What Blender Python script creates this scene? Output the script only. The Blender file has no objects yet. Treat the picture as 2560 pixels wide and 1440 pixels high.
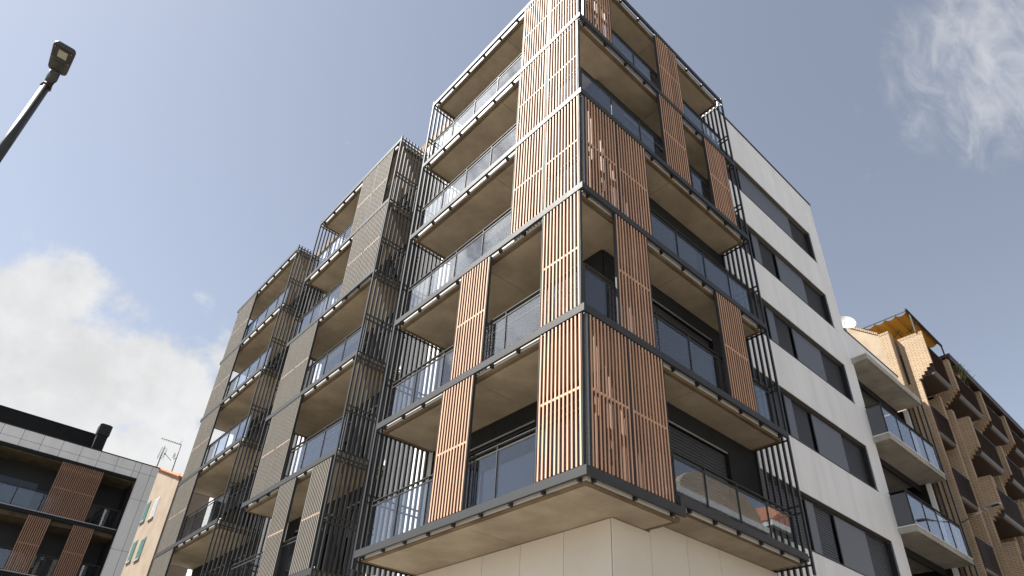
import bpy, bmesh, math, random
from mathutils import Vector, Matrix
random.seed(7)
S = bpy.context.scene
C = S.collection

# ------------------------------------------------------------------ camera
cam = bpy.data.cameras.new('camera'); camo = bpy.data.objects.new('camera', cam); C.objects.link(camo)
RT = Vector((0.7422, -0.6687, 0.0447)); DN = Vector((0.3940, 0.3804, -0.8367)); FW = Vector((0.5425, 0.6386, 0.5458))
FW.normalize(); RT = (RT - FW * RT.dot(FW)).normalized(); UP = RT.cross(FW)
m = Matrix.Identity(4)
for i in range(3):
    m[i][0], m[i][1], m[i][2] = RT[i], UP[i], -FW[i]
m.translation = Vector((-6.696, -6.135, 1.6))
camo.matrix_world = m
cam.sensor_width = 36; cam.lens = 1661.4 / 2560 * 36
cam.shift_x = -0.00295; cam.shift_y = 0.0669
cam.clip_start = 0.05; cam.clip_end = 2000
S.camera = camo

# ------------------------------------------------------------------ sun, sky, exposure
SUN = Vector((-0.47, 0.34, 0.815)).normalized()
sl = bpy.data.lights.new('sun', 'SUN'); sl.energy = 4.8; sl.angle = math.radians(0.53); sl.color = (1.0, 0.96, 0.90)
so = bpy.data.objects.new('sun', sl); C.objects.link(so); so.location = (-30, 20, 40)
so.rotation_euler = SUN.to_track_quat('Z', 'Y').to_euler()
S.view_settings.view_transform = 'Standard'; S.view_settings.look = 'None'
S.view_settings.exposure = 1.4; S.view_settings.gamma = 1.0; S.view_settings.use_curve_mapping = False

W = bpy.data.worlds.new('World'); S.world = W; W.use_nodes = True
nt = W.node_tree; N = nt.nodes; L = nt.links
for n in list(N): N.remove(n)
def wn(t, **k):
    n = N.new(t)
    for a, b in k.items(): setattr(n, a, b)
    return n
def setin(n, i, v): n.inputs[i].default_value = v
def wmath(op, a, b=None, c=None, clamp=False):
    n = wn('ShaderNodeMath', operation=op, use_clamp=clamp)
    for i, v in enumerate((a, b, c)):
        if v is None: continue
        if isinstance(v, (int, float)): n.inputs[i].default_value = v
        else: L.new(v, n.inputs[i])
    return n.outputs[0]
def wmap(v, a, b, c=0.0, d=1.0, smooth=True):
    n = wn('ShaderNodeMapRange', interpolation_type='SMOOTHSTEP' if smooth else 'LINEAR')
    L.new(v, n.inputs[0])
    for i, x in enumerate((a, b, c, d)): n.inputs[1 + i].default_value = x
    return n.outputs[0]
out = wn('ShaderNodeOutputWorld'); bg = wn('ShaderNodeBackground'); L.new(bg.outputs[0], out.inputs[0])
sky = wn('ShaderNodeTexSky', sky_type='NISHITA', sun_disc=False)
sky.sun_elevation = math.asin(SUN.z); sky.sun_rotation = math.atan2(SUN.x, SUN.y)
sky.altitude = 50; sky.air_density = 1.0; sky.dust_density = 0.6; sky.ozone_density = 1.3
hsv = wn('ShaderNodeHueSaturation'); setin(hsv, 'Saturation', 0.56); L.new(sky.outputs[0], hsv.inputs['Color'])
tc = wn('ShaderNodeTexCoord')
def dot(d):
    n = wn('ShaderNodeVectorMath', operation='DOT_PRODUCT'); L.new(tc.outputs['Generated'], n.inputs[0])
    n.inputs[1].default_value = Vector(d).normalized(); return n.outputs['Value']
def noise(scale, detail, rough=0.55, vec=None, stretch=None, dist=0.0):
    mp = wn('ShaderNodeMapping'); L.new(tc.outputs['Generated'], mp.inputs[0])
    if stretch:
        mp.inputs['Rotation'].default_value = stretch[0]; mp.inputs['Scale'].default_value = stretch[1]
    n = wn('ShaderNodeTexNoise'); L.new(mp.outputs[0], n.inputs['Vector'])
    setin(n, 'Scale', scale); setin(n, 'Detail', detail); setin(n, 'Roughness', rough); setin(n, 'Distortion', dist)
    return n.outputs['Fac']
# billowing bank of cumulus towards +Y, thinning with height, with a patch of high wisps towards +X
n1 = noise(9.0, 10, 0.57, dist=0.15); n2 = noise(3.0, 3, 0.5)
bank = wmap(dot((0.075, 0.962, 0.25)), math.cos(math.radians(22)), math.cos(math.radians(9.5)))
bank2 = wmap(dot((-0.53, 0.48, 0.70)), math.cos(math.radians(25)), math.cos(math.radians(7)), 0, 0.8)
cov = wmath('MAXIMUM', bank, bank2)
v = wmath('ADD', wmath('MULTIPLY', cov, 1.15), wmath('MULTIPLY', wmath('SUBTRACT', n1, 0.5), 2.7))
v = wmath('ADD', v, wmath('MULTIPLY', wmath('SUBTRACT', n2, 0.5), 0.9))
cum = wmap(v, 0.50, 0.95)
n3 = noise(13.0, 9, 0.64, stretch=((0.3, 0.5, 0.4), (1.0, 2.2, 1.3)), dist=0.6)
wis = wmap(dot((0.685, -0.045, 0.727)), math.cos(math.radians(11)), math.cos(math.radians(3)))
wisv = wmath('MULTIPLY', wmap(wmath('ADD', wmath('MULTIPLY', wis, 0.8), wmath('MULTIPLY', wmath('SUBTRACT', n3, 0.5), 1.7)), 0.30, 1.25), 0.55)
dens = wmath('MAXIMUM', cum, wisv)
glow = wmap(dot(SUN), 0.72, 1.0, 1.0, 3.2)   # thin cloud brightens towards the sun
shade = wmap(noise(8.0, 6, 0.6), 0.3, 0.72, 0.80, 1.0)
ccol = wn('ShaderNodeMix', data_type='RGBA', blend_type='MULTIPLY'); ccol.inputs[0].default_value = 1.0
ccol.inputs[6].default_value = (5.2, 5.22, 5.28, 1); L.new(wmath('MULTIPLY', shade, glow), ccol.inputs[7])
mix = wn('ShaderNodeMix', data_type='RGBA'); L.new(dens, mix.inputs[0]); L.new(hsv.outputs[0], mix.inputs[6]); L.new(ccol.outputs[2], mix.inputs[7])
L.new(mix.outputs[2], bg.inputs[0]); bg.inputs[1].default_value = 0.065

# ------------------------------------------------------------------ materials
def mat(name, col, rough=0.6, metal=0.0, spec=0.5, var=0.0, noise_s=None, noise_amt=0.0, stretch=(1, 1, 1), bump=0.0, bump_s=40.0, col2=None, coat=0.0):
    M = bpy.data.materials.new(name); M.use_nodes = True
    t = M.node_tree; P = t.nodes['Principled BSDF']
    P.inputs['Base Color'].default_value = (*col, 1); P.inputs['Roughness'].default_value = rough
    P.inputs['Metallic'].default_value = metal; P.inputs['Specular IOR Level'].default_value = spec
    P.inputs['Coat Weight'].default_value = coat; P.inputs['Coat Roughness'].default_value = 0.5
    geo = t.nodes.new('ShaderNodeNewGeometry')
    cur = None
    def mp(sc):
        x = t.nodes.new('ShaderNodeMapping'); x.inputs['Scale'].default_value = sc
        t.links.new(geo.outputs['Position'], x.inputs[0]); return x.outputs[0]
    if noise_s:
        nz = t.nodes.new('ShaderNodeTexNoise'); nz.inputs['Scale'].default_value = noise_s; nz.inputs['Detail'].default_value = 7
        nz.inputs['Roughness'].default_value = 0.6
        t.links.new(mp(stretch), nz.inputs['Vector'])
        rm = t.nodes.new('ShaderNodeMapRange'); t.links.new(nz.outputs['Fac'], rm.inputs[0])
        rm.inputs[1].default_value = 0.32; rm.inputs[2].default_value = 0.68
        mx = t.nodes.new('ShaderNodeMix'); mx.data_type = 'RGBA'; t.links.new(rm.outputs[0], mx.inputs[0])
        c2 = col2 or tuple(c * (1 - noise_amt) for c in col)
        mx.inputs[6].default_value = (*c2, 1); mx.inputs[7].default_value = (*col, 1)
        cur = mx.outputs[2]
        rr = t.nodes.new('ShaderNodeMapRange'); t.links.new(nz.outputs['Fac'], rr.inputs[0])
        rr.inputs[3].default_value = min(1, rough + 0.1); rr.inputs[4].default_value = max(0, rough - 0.08)
        t.links.new(rr.outputs[0], P.inputs['Roughness'])
    if var:
        oi = t.nodes.new('ShaderNodeObjectInfo')
        vr = t.nodes.new('ShaderNodeMapRange'); t.links.new(oi.outputs['Random'], vr.inputs[0])
        vr.inputs[3].default_value = 1 - var; vr.inputs[4].default_value = 1 + var * 0.6
        hs = t.nodes.new('ShaderNodeHueSaturation'); t.links.new(vr.outputs[0], hs.inputs['Value'])
        if cur is None: hs.inputs['Color'].default_value = (*col, 1)
        else: t.links.new(cur, hs.inputs['Color'])
        cur = hs.outputs[0]
    if cur is not None: t.links.new(cur, P.inputs['Base Color'])
    if bump:
        nb = t.nodes.new('ShaderNodeTexNoise'); nb.inputs['Scale'].default_value = bump_s; nb.inputs['Detail'].default_value = 5
        t.links.new(mp(stretch), nb.inputs['Vector'])
        b = t.nodes.new('ShaderNodeBump'); b.inputs['Strength'].default_value = bump; b.inputs['Distance'].default_value = 0.01
        t.links.new(nb.outputs['Fac'], b.inputs['Height']); t.links.new(b.outputs[0], P.inputs['Normal'])
    return M
M = {}
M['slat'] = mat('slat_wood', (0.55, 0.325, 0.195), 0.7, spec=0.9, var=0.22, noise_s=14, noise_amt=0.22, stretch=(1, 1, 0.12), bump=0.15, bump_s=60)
M['slat_side'] = mat('slat_side_shaded_brown', (0.21, 0.095, 0.058), 0.65, spec=0.35, var=0.15, noise_s=14, noise_amt=0.2, stretch=(1, 1, 0.12))  # slat side faces: browner wood plus occlusion shade put into the colour
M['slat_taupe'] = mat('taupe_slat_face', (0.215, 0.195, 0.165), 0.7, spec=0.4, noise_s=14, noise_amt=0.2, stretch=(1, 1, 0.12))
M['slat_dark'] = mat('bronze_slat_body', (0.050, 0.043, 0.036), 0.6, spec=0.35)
M['slat_shade'] = mat('slat_wood_shaded', (0.34, 0.19, 0.12), 0.55, var=0.12, noise_s=14, noise_amt=0.25, stretch=(1, 1, 0.12))  # same slat wood, darkened to carry the shade on its facade
M['dark'] = mat('anthracite_metal', (0.040, 0.041, 0.043), 0.55, spec=0.27, noise_s=2.5, noise_amt=0.18)
M['darkwall'] = mat('anthracite_render', (0.012, 0.012, 0.0125), 0.8, spec=0.3, noise_s=3, noise_amt=0.25)
M['bar'] = mat('black_powder_coat', (0.016, 0.016, 0.017), 0.45, spec=0.5)
M['black'] = mat('black_steel', (0.012, 0.012, 0.013), 0.5)
M['galv'] = mat('galvanised_steel', (0.42, 0.43, 0.43), 0.45, metal=0.7, noise_s=30, noise_amt=0.35)
M['flash'] = mat('aluminium_flashing', (0.50, 0.49, 0.46), 0.5)
M['white_al'] = mat('white_aluminium', (0.72, 0.72, 0.70), 0.5)
M['panel'] = mat('white_cladding', (0.78, 0.78, 0.77), 0.55, spec=0.4, var=0.035, noise_s=2.2, noise_amt=0.11, stretch=(1, 1, 0.14))
M['panel_b'] = mat('bounce_tinted_cladding', (0.62, 0.575, 0.50), 0.5, spec=0.45, var=0.03, noise_s=1.1, noise_amt=0.06, stretch=(1, 1, 0.3))  # white cladding with shade and warm bounce light put into its colour
M['joint'] = mat('joint_backing', (0.10, 0.10, 0.10), 0.8)
M['shutter'] = mat('shutter_grey', (0.045, 0.046, 0.05), 0.5, spec=0.5)
M['flat'] = mat('slate_grey_panel', (0.095, 0.10, 0.115), 0.42, spec=0.5, var=0.04)
M['plaster'] = mat('old_render', (0.42, 0.34, 0.25), 0.9, spec=0.2, noise_s=1.6, noise_amt=0.0, col2=(0.33, 0.26, 0.19), bump=0.3, bump_s=18)
M['peach'] = mat('peach_render', (0.285, 0.235, 0.185), 0.9, spec=0.2, noise_s=0.8, col2=(0.235, 0.18, 0.13), bump=0.2, bump_s=14)
M['brownwall'] = mat('brown_render', (0.20, 0.15, 0.11), 0.9, spec=0.2, noise_s=2, noise_amt=0.15)
M['bronze'] = mat('brown_louvre', (0.050, 0.030, 0.025), 0.45, spec=0.5, var=0.1)
M['fabric'] = mat('ochre_fabric', (0.50, 0.25, 0.03), 0.8, spec=0.2, noise_s=3, noise_amt=0.12)
M['dish'] = mat('dish_white', (0.78, 0.78, 0.76), 0.5)
M['tile'] = mat('clay_tile', (0.50, 0.23, 0.14), 0.85, spec=0.2, var=0.15, noise_s=5, noise_amt=0.35)
M['teal'] = mat('teal_shutter', (0.09, 0.20, 0.185), 0.6, noise_s=8, noise_amt=0.2)
M['greyblind'] = mat('pale_blind', (0.45, 0.47, 0.50), 0.6)
M['lampgrey'] = mat('lamp_grey', (0.026, 0.027, 0.025), 0.38)
M['lamplight'] = mat('lamp_silver', (0.42, 0.43, 0.43), 0.4, metal=0.4)
M['led'] = mat('led_board', (0.34, 0.33, 0.27), 0.4, noise_s=60, noise_amt=0.4)
M['leaf'] = mat('leaf_green', (0.085, 0.11, 0.025), 0.6, var=0.25)
M['leaf2'] = mat('leaf_dry', (0.22, 0.20, 0.06), 0.6, var=0.25)
M['ground'] = mat('paving_ground', (0.215, 0.19, 0.16), 0.85, spec=0.3, noise_s=0.6, noise_amt=0.14, bump=0.2, bump_s=25)
M['asphalt'] = mat('asphalt', (0.075, 0.073, 0.07), 0.9, spec=0.3, noise_s=2.0, noise_amt=0.25, bump=0.4, bump_s=60)
M['kerbstone'] = mat('kerb_stone', (0.30, 0.28, 0.26), 0.8, noise_s=4, noise_amt=0.15)

def concrete(name, col, col2, streak):
    X = mat(name, col, 0.85, spec=0.25, noise_s=1.7, col2=col2, bump=0.12, bump_s=30)
    t = X.node_tree; P = t.nodes['Principled BSDF']
    geo = t.nodes.new('ShaderNodeNewGeometry'); src = P.inputs['Base Color'].links[0].from_socket
    nz = t.nodes.new('ShaderNodeTexNoise'); nz.inputs['Scale'].default_value = 26; nz.inputs['Detail'].default_value = 4
    t.links.new(geo.outputs['Position'], nz.inputs['Vector'])
    rm = t.nodes.new('ShaderNodeMapRange'); t.links.new(nz.outputs['Fac'], rm.inputs[0]); rm.inputs[1].default_value = 0.68; rm.inputs[2].default_value = 0.74
    rm.inputs[4].default_value = streak
    mx = t.nodes.new('ShaderNodeMix'); mx.data_type = 'RGBA'; t.links.new(rm.outputs[0], mx.inputs[0]); t.links.new(src, mx.inputs[6])
    mx.inputs[7].default_value = (*[c * 0.45 for c in col], 1)
    n2_ = t.nodes.new('ShaderNodeTexNoise'); n2_.inputs['Scale'].default_value = 0.55; n2_.inputs['Detail'].default_value = 8; n2_.inputs['Roughness'].default_value = 0.65
    t.links.new(geo.outputs['Position'], n2_.inputs['Vector'])
    r2_ = t.nodes.new('ShaderNodeMapRange'); t.links.new(n2_.outputs['Fac'], r2_.inputs[0]); r2_.inputs[1].default_value = 0.3; r2_.inputs[2].default_value = 0.7
    r2_.inputs[3].default_value = 0.74; r2_.inputs[4].default_value = 1.16
    hs = t.nodes.new('ShaderNodeHueSaturation'); t.links.new(mx.outputs[2], hs.inputs['Color']); t.links.new(r2_.outputs[0], hs.inputs['Value'])
    t.links.new(hs.outputs[0], P.inputs['Base Color'])
    return X
M['concrete'] = concrete('cast_concrete', (0.375, 0.322, 0.245), (0.28, 0.238, 0.178), 0.35)
M['edge'] = concrete('weathered_concrete_edge', (0.19, 0.14, 0.085), (0.10, 0.072, 0.042), 0.6)
M['concrete_shade'] = concrete('shaded_concrete', (0.13, 0.105, 0.07), (0.07, 0.055, 0.035), 0.3)  # concrete with the street shade on the recessed soffits put into its colour
M['concrete_g'] = concrete('grey_concrete', (0.46, 0.44, 0.39), (0.33, 0.31, 0.27), 0.2)
def brickmat(name, c1, c2, mortar):
    X = bpy.data.materials.new(name); X.use_nodes = True; t = X.node_tree; P = t.nodes['Principled BSDF']
    P.inputs['Roughness'].default_value = 0.85; P.inputs['Specular IOR Level'].default_value = 0.25
    geo = t.nodes.new('ShaderNodeNewGeometry')
    sp = t.nodes.new('ShaderNodeSeparateXYZ'); t.links.new(geo.outputs['Position'], sp.inputs[0])
    sn = t.nodes.new('ShaderNodeSeparateXYZ'); t.links.new(geo.outputs['True Normal'], sn.inputs[0])
    ab = t.nodes.new('ShaderNodeMath'); ab.operation = 'ABSOLUTE'; t.links.new(sn.outputs[0], ab.inputs[0])
    gt = t.nodes.new('ShaderNodeMath'); gt.operation = 'GREATER_THAN'; gt.inputs[1].default_value = 0.5; t.links.new(ab.outputs[0], gt.inputs[0])
    mu = t.nodes.new('ShaderNodeMix'); mu.data_type = 'FLOAT'; t.links.new(gt.outputs[0], mu.inputs[0]); t.links.new(sp.outputs[0], mu.inputs[2]); t.links.new(sp.outputs[1], mu.inputs[3])
    cb = t.nodes.new('ShaderNodeCombineXYZ'); t.links.new(mu.outputs[0], cb.inputs[0]); t.links.new(sp.outputs[2], cb.inputs[1])
    br = t.nodes.new('ShaderNodeTexBrick'); t.links.new(cb.outputs[0], br.inputs['Vector'])
    br.inputs['Color1'].default_value = (*c1, 1); br.inputs['Color2'].default_value = (*c2, 1); br.inputs['Mortar'].default_value = (*mortar, 1)
    br.inputs['Scale'].default_value = 1.0; br.inputs['Brick Width'].default_value = 0.25; br.inputs['Row Height'].default_value = 0.063
    br.inputs['Mortar Size'].default_value = 0.0085; br.inputs['Mortar Smooth'].default_value = 0.2; br.inputs['Bias'].default_value = -0.1
    nz = t.nodes.new('ShaderNodeTexNoise'); nz.inputs['Scale'].default_value = 1.1; nz.inputs['Detail'].default_value = 6; t.links.new(geo.outputs['Position'], nz.inputs['Vector'])
    rm = t.nodes.new('ShaderNodeMapRange'); t.links.new(nz.outputs['Fac'], rm.inputs[0]); rm.inputs[3].default_value = 0.72; rm.inputs[4].default_value = 1.18
    hs = t.nodes.new('ShaderNodeHueSaturation'); t.links.new(br.outputs['Color'], hs.inputs['Color']); t.links.new(rm.outputs[0], hs.inputs['Value'])
    t.links.new(hs.outputs[0], P.inputs['Base Color'])
    b = t.nodes.new('ShaderNodeBump'); b.inputs['Strength'].default_value = 0.4; b.inputs['Distance'].default_value = 0.008; b.invert = True
    t.links.new(br.outputs['Fac'], b.inputs['Height']); t.links.new(b.outputs[0], P.inputs['Normal'])
    return X
M['brick'] = brickmat('buff_brick', (0.49, 0.37, 0.25), (0.43, 0.315, 0.205), (0.16, 0.11, 0.075))
def glassmat(name, tint, refl_rough=0.0, ior=1.55, haze=0.0):
    X = bpy.data.materials.new(name); X.use_nodes = True; t = X.node_tree
    for n in list(t.nodes): t.nodes.remove(n)
    o = t.nodes.new('ShaderNodeOutputMaterial'); tr = t.nodes.new('ShaderNodeBsdfTransparent'); tr.inputs[0].default_value = (*tint, 1)
    gl = t.nodes.new('ShaderNodeBsdfGlossy'); gl.inputs['Roughness'].default_value = refl_rough; gl.inputs[0].default_value = (0.92, 0.95, 1.0, 1)
    lw = t.nodes.new('ShaderNodeLayerWeight'); lw.inputs[0].default_value = 0.5
    pw = t.nodes.new('ShaderNodeMath'); pw.operation = 'POWER'; pw.inputs[1].default_value = 5.0; t.links.new(lw.outputs['Facing'], pw.inputs[0])
    f0 = ((ior - 1) / (ior + 1)) ** 2
    fr = t.nodes.new('ShaderNodeMapRange'); t.links.new(pw.outputs[0], fr.inputs[0]); fr.inputs[3].default_value = f0; fr.inputs[4].default_value = 1.0
    mx = t.nodes.new('ShaderNodeMixShader'); t.links.new(fr.outputs[0], mx.inputs[0]); t.links.new(tr.outputs[0], mx.inputs[1]); t.links.new(gl.outputs[0], mx.inputs[2])
    last = mx
    if haze:
        df = t.nodes.new('ShaderNodeBsdfDiffuse'); df.inputs[0].default_value = (0.55, 0.58, 0.62, 1)
        m2 = t.nodes.new('ShaderNodeMixShader'); m2.inputs[0].default_value = haze
        t.links.new(mx.outputs[0], m2.inputs[1]); t.links.new(df.outputs[0], m2.inputs[2]); last = m2
    t.links.new(last.outputs[0], o.inputs[0]); return X
M['glass'] = glassmat('railing_glass', (0.86, 0.88, 0.90), ior=1.7, haze=0.003)
M['winglass'] = glassmat('window_glass', (0.12, 0.13, 0.14), ior=1.6)

# ------------------------------------------------------------------ object helpers
ORG = {}
def empty(name, loc, label=None, cat=None, group=None, parent=None):
    o = bpy.data.objects.new(name, None); C.objects.link(o); o.empty_display_size = 0.3
    place(o, Vector(loc), parent)
    if label: o['label'] = label; o['category'] = cat
    if group: o['group'] = group
    return o
def place(o, loc, parent):
    ORG[o.name] = Vector(loc)
    if parent is not None:
        o.parent = parent; o.location = Vector(loc) - ORG[parent.name]
    else: o.location = loc
def tag(o, label=None, cat=None, group=None, kind=None):
    if label: o['label'] = label
    if cat: o['category'] = cat
    if group: o['group'] = group
    if kind: o['kind'] = kind
    return o
CUBE_F = [(0, 3, 2, 1), (4, 5, 6, 7), (0, 1, 5, 4), (1, 2, 6, 5), (2, 3, 7, 6), (3, 0, 4, 7)]
class MB:
    def __init__(s): s.v = []; s.f = []; s.sm = []
    def box(s, x0, x1, y0, y1, z0, z1):
        if x1 < x0: x0, x1 = x1, x0
        if y1 < y0: y0, y1 = y1, y0
        if z1 < z0: z0, z1 = z1, z0
        b = len(s.v); s.v += [(x0, y0, z0), (x1, y0, z0), (x1, y1, z0), (x0, y1, z0), (x0, y0, z1), (x1, y0, z1), (x1, y1, z1), (x0, y1, z1)]
        s.f += [tuple(b + i for i in q) for q in CUBE_F]; return s
    def hexa(s, p):
        b = len(s.v); s.v += [tuple(q) for q in p]; s.f += [tuple(b + i for i in q) for q in CUBE_F]; return s
    def prism(s, poly, axis, a0, a1):
        """polygon in the two other axes extruded along axis ('x','y','z')"""
        b = len(s.v); n = len(poly)
        def P(u, w, a): return {'x': (a, u, w), 'y': (u, a, w), 'z': (u, w, a)}[axis]
        s.v += [P(u, w, a0) for u, w in poly] + [P(u, w, a1) for u, w in poly]
        s.f += [tuple(b + i for i in range(n)), tuple(b + n + i for i in reversed(range(n)))]
        s.f += [(b + i, b + n + i, b + n + (i + 1) % n, b + (i + 1) % n) for i in range(n)]; return s
    def tube(s, pts, r, n=10, cap=True):
        pts = [Vector(p) for p in pts]; rs = r if isinstance(r, (list, tuple)) else [r] * len(pts)
        b = len(s.v)
        for i, p in enumerate(pts):
            d = (pts[min(i + 1, len(pts) - 1)] - pts[max(i - 1, 0)]).normalized()
            a = d.cross(Vector((0, 0, 1))) if abs(d.z) < 0.95 else d.cross(Vector((1, 0, 0)))
            a.normalize(); c = d.cross(a)
            for k in range(n):
                t = 2 * math.pi * k / n; s.v.append(tuple(p + (a * math.cos(t) + c * math.sin(t)) * rs[i]))
        for i in range(len(pts) - 1):
            for k in range(n):
                q = (b + i * n + k, b + i * n + (k + 1) % n, b + (i + 1) * n + (k + 1) % n, b + (i + 1) * n + k)
                s.sm.append(len(s.f)); s.f.append(q)
        if cap:
            s.f.append(tuple(b + k for k in reversed(range(n)))); s.f.append(tuple(b + (len(pts) - 1) * n + k for k in range(n)))
        return s
    def build(s, name, material, parent=None, origin=None, bevel=0.0, **k):
        V = [Vector(p) for p in s.v]
        if origin is None:
            lo = Vector(map(min, zip(*s.v))); hi = Vector(map(max, zip(*s.v))); origin = (lo + hi) / 2
            if parent is None: origin.z = lo.z
        origin = Vector(origin)
        me = bpy.data.meshes.new(name); me.from_pydata([p - origin for p in V], [], s.f)
        bm = bmesh.new(); bm.from_mesh(me); bmesh.ops.recalc_face_normals(bm, faces=bm.faces)
        if bevel: bmesh.ops.bevel(bm, geom=bm.edges[:], offset=bevel, segments=1, affect='EDGES')
        bm.to_mesh(me); bm.free()
        if s.sm and not bevel:
            for i in s.sm: me.polygons[i].use_smooth = True
        me.materials.append(M[material] if isinstance(material, str) else material)
        o = bpy.data.objects.new(name, me); C.objects.link(o); place(o, origin, parent); tag(o, **k); return o
def copy(o, delta, parent=None, name=None):
    c = o.copy(); C.objects.link(c); place(c, ORG[o.name] + Vector(delta), parent if parent is not None else o.parent); return c
def box(name, material, parent, *b, **k):
    mb = MB(); mb.box(*b); return mb.build(name, material, parent, **k)
def grid_wall(mb, axis, c0, c1, u0, u1, z0, z1, holes):
    us = sorted({u0, u1, *[h[0] for h in holes], *[h[1] for h in holes]}); zs = sorted({z0, z1, *[h[2] for h in holes], *[h[3] for h in holes]})
    us = [u for u in us if u0 <= u <= u1]; zs = [z for z in zs if z0 <= z <= z1]
    for i in range(len(us) - 1):
        run = None
        for j in range(len(zs) - 1):
            um, zm = (us[i] + us[i + 1]) / 2, (zs[j] + zs[j + 1]) / 2
            hole = any(h[0] < um < h[1] and h[2] < zm < h[3] for h in holes)
            if not hole:
                if run is None: run = [zs[j], zs[j + 1]]
                else: run[1] = zs[j + 1]
            if hole or j == len(zs) - 2:
                if run:
                    if axis == 'x': mb.box(c0, c1, us[i], us[i + 1], *run)
                    else: mb.box(us[i], us[i + 1], c0, c1, *run)
                run = None

# ------------------------------------------------------------------ ground
def sheet(name, m_, x0, x1, y0, y1, z, label=None):
    mb = MB(); mb.v = [(x0, y0, z), (x1, y0, z), (x1, y1, z), (x0, y1, z)]; mb.f = [(0, 1, 2, 3)]
    return mb.build(name, m_, None, kind='structure')
sheet('ground', 'ground', -400, 400, -400, 400, 0)
mb = MB(); mb.box(-120, 120, -2.75, -2.6, 0.0, 0.12); mb.build('kerb', 'kerbstone', None, kind='structure')

# ------------------------------------------------------------------ apartment building
APT = empty('apartment_building', (1.5, 0.8, 0), 'large modern apartment building with balconies, wooden slat screens and white side wall', 'building')
Z0 = 5.504
def zb(k): return Z0 + 3 * k           # underside of the edge beam at level k
BH = 0.155                             # edge beam height
LA, RA = 6.596, 6.685
BLK = {'A': (0.0, 6.596), 'B': (8.564, 14.389), 'C': (16.45, 22.88)}

# plain core behind everything
mb = MB(); mb.box(1.75, 14.35, 1.35, 23.0, 0, 22.0); mb.build('core_wall', 'darkwall', APT)

# ---- dark balcony walls and window openings on the street side (x = 1.52)
LW = 1.52
def win_unit_x(y0, y1, z0, z1, drop, parent):
    f = MB()
    for a in (y0, (y0 + y1) / 2 - 0.03, y1 - 0.06): f.box(LW + 0.10, LW + 0.15, a, a + 0.06, z0, z1)
    f.box(LW + 0.10, LW + 0.15, y0 + 0.06, y1 - 0.06, z1 - 0.07, z1)
    w = f.build('window', 'dark', parent)
    box('pane', 'winglass', w, LW + 0.12, LW + 0.13, y0 + 0.06, y1 - 0.06, z0, z1 - 0.07)
    box('lintel', 'galv', w, LW + 0.01, LW + 0.03, y0, y1, z1 - 0.035, z1)
    if drop:
        s = MB(); z = z1 - 0.07
        while z > z1 - drop:
            s.hexa([(LW + 0.055, y0 + .02, z - 0.088), (LW + 0.075, y0 + .02, z - 0.088), (LW + 0.075, y1 - .02, z - 0.088), (LW + 0.055, y1 - .02, z - 0.088),
                    (LW + 0.07, y0 + .02, z - 0.004), (LW + 0.085, y0 + .02, z - 0.004), (LW + 0.085, y1 - .02, z - 0.004), (LW + 0.07, y1 - .02, z - 0.004)]); z -= 0.092
        s.build('roller_shutter', 'shutter', w, kind='stuff')
def dark_wall_left(y0, y1, wins, levels=range(5)):
    holes = []
    for k in levels:
        for a, b in wins: holes.append((a, b, zb(k) + BH + 0.02, zb(k) + BH + 2.33))
    mb = MB(); grid_wall(mb, 'x', LW, LW + 0.2, y0, y1, 5.45, 20.42, holes); mb.build('balcony_wall', 'darkwall', APT)
    for k in levels:
        for i, (a, b) in enumerate(wins):
            win_unit_x(a, b, zb(k) + BH + 0.02, zb(k) + BH + 2.33, [0, 0.6, 0, 0][(k * 3 + i * 2 + int(y0)) % 4], APT)
dark_wall_left(0.86, 6.42, [(1.5, 2.6), (2.8, 5.3)])
dark_wall_left(8.75, 14.2, [(9.3, 10.6), (11.2, 13.6)])
dark_wall_left(16.6, 22.7, [(17.2, 18.6), (19.2, 21.6)])
# white recessed walls between the blocks, clad in panels
def clad(axis, c, us, zs, name, m_, th=0.02, gap=0.008, depth=0.05, parent=APT, skip=None, back=True):
    if back:
        mb = MB()
        cells = [(us[i], us[i + 1], zs[j], zs[j + 1]) for i in range(len(us) - 1) for j in range(len(zs) - 1)]
    for i in range(len(us) - 1):
        for j in range(len(zs) - 1):
            u0, u1, z0, z1 = us[i] + gap / 2, us[i + 1] - gap / 2, zs[j] + gap / 2, zs[j + 1] - gap / 2
            if skip and skip((us[i] + us[i + 1]) / 2, (zs[j] + zs[j + 1]) / 2): continue
            if axis == 'x': box(name, m_, parent, c, c + th, u0, u1, z0, z1)
            else: box(name, m_, parent, u0, u1, c, c + th, z0, z1)
for a, b in ((6.42, 8.75), (14.2, 16.6), (22.7, 23.4)):
    n = max(1, round((b - a) / 1.15)); us = [a + (b - a) * i / n for i in range(n + 1)]
    clad('x', LW, us, [0, 2.6] + [zb(k) - 0.1 + 0.0 for k in range(6)] + [22.15], 'cladding_panel', 'panel')
    box('backing_wall', 'joint', APT, LW + 0.02, LW + 0.2, a + .002, b - .002, 0, 22.15)
mb = MB(); mb.box(LW, LW + 0.25, 0.9, 6.42, 20.7, 22.15); mb.box(LW, LW + 0.25, 8.75, 14.2, 20.7, 22.15); mb.box(LW, LW + 0.25, 16.6, 22.7, 20.7, 22.15)
mb.build('attic_wall', 'panel', APT)
mb = MB(); mb.box(LW - 0.04, LW + 0.3, 0.9, 23.4, 22.15, 22.5); mb.build('parapet_cap', 'brownwall', APT)

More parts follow.
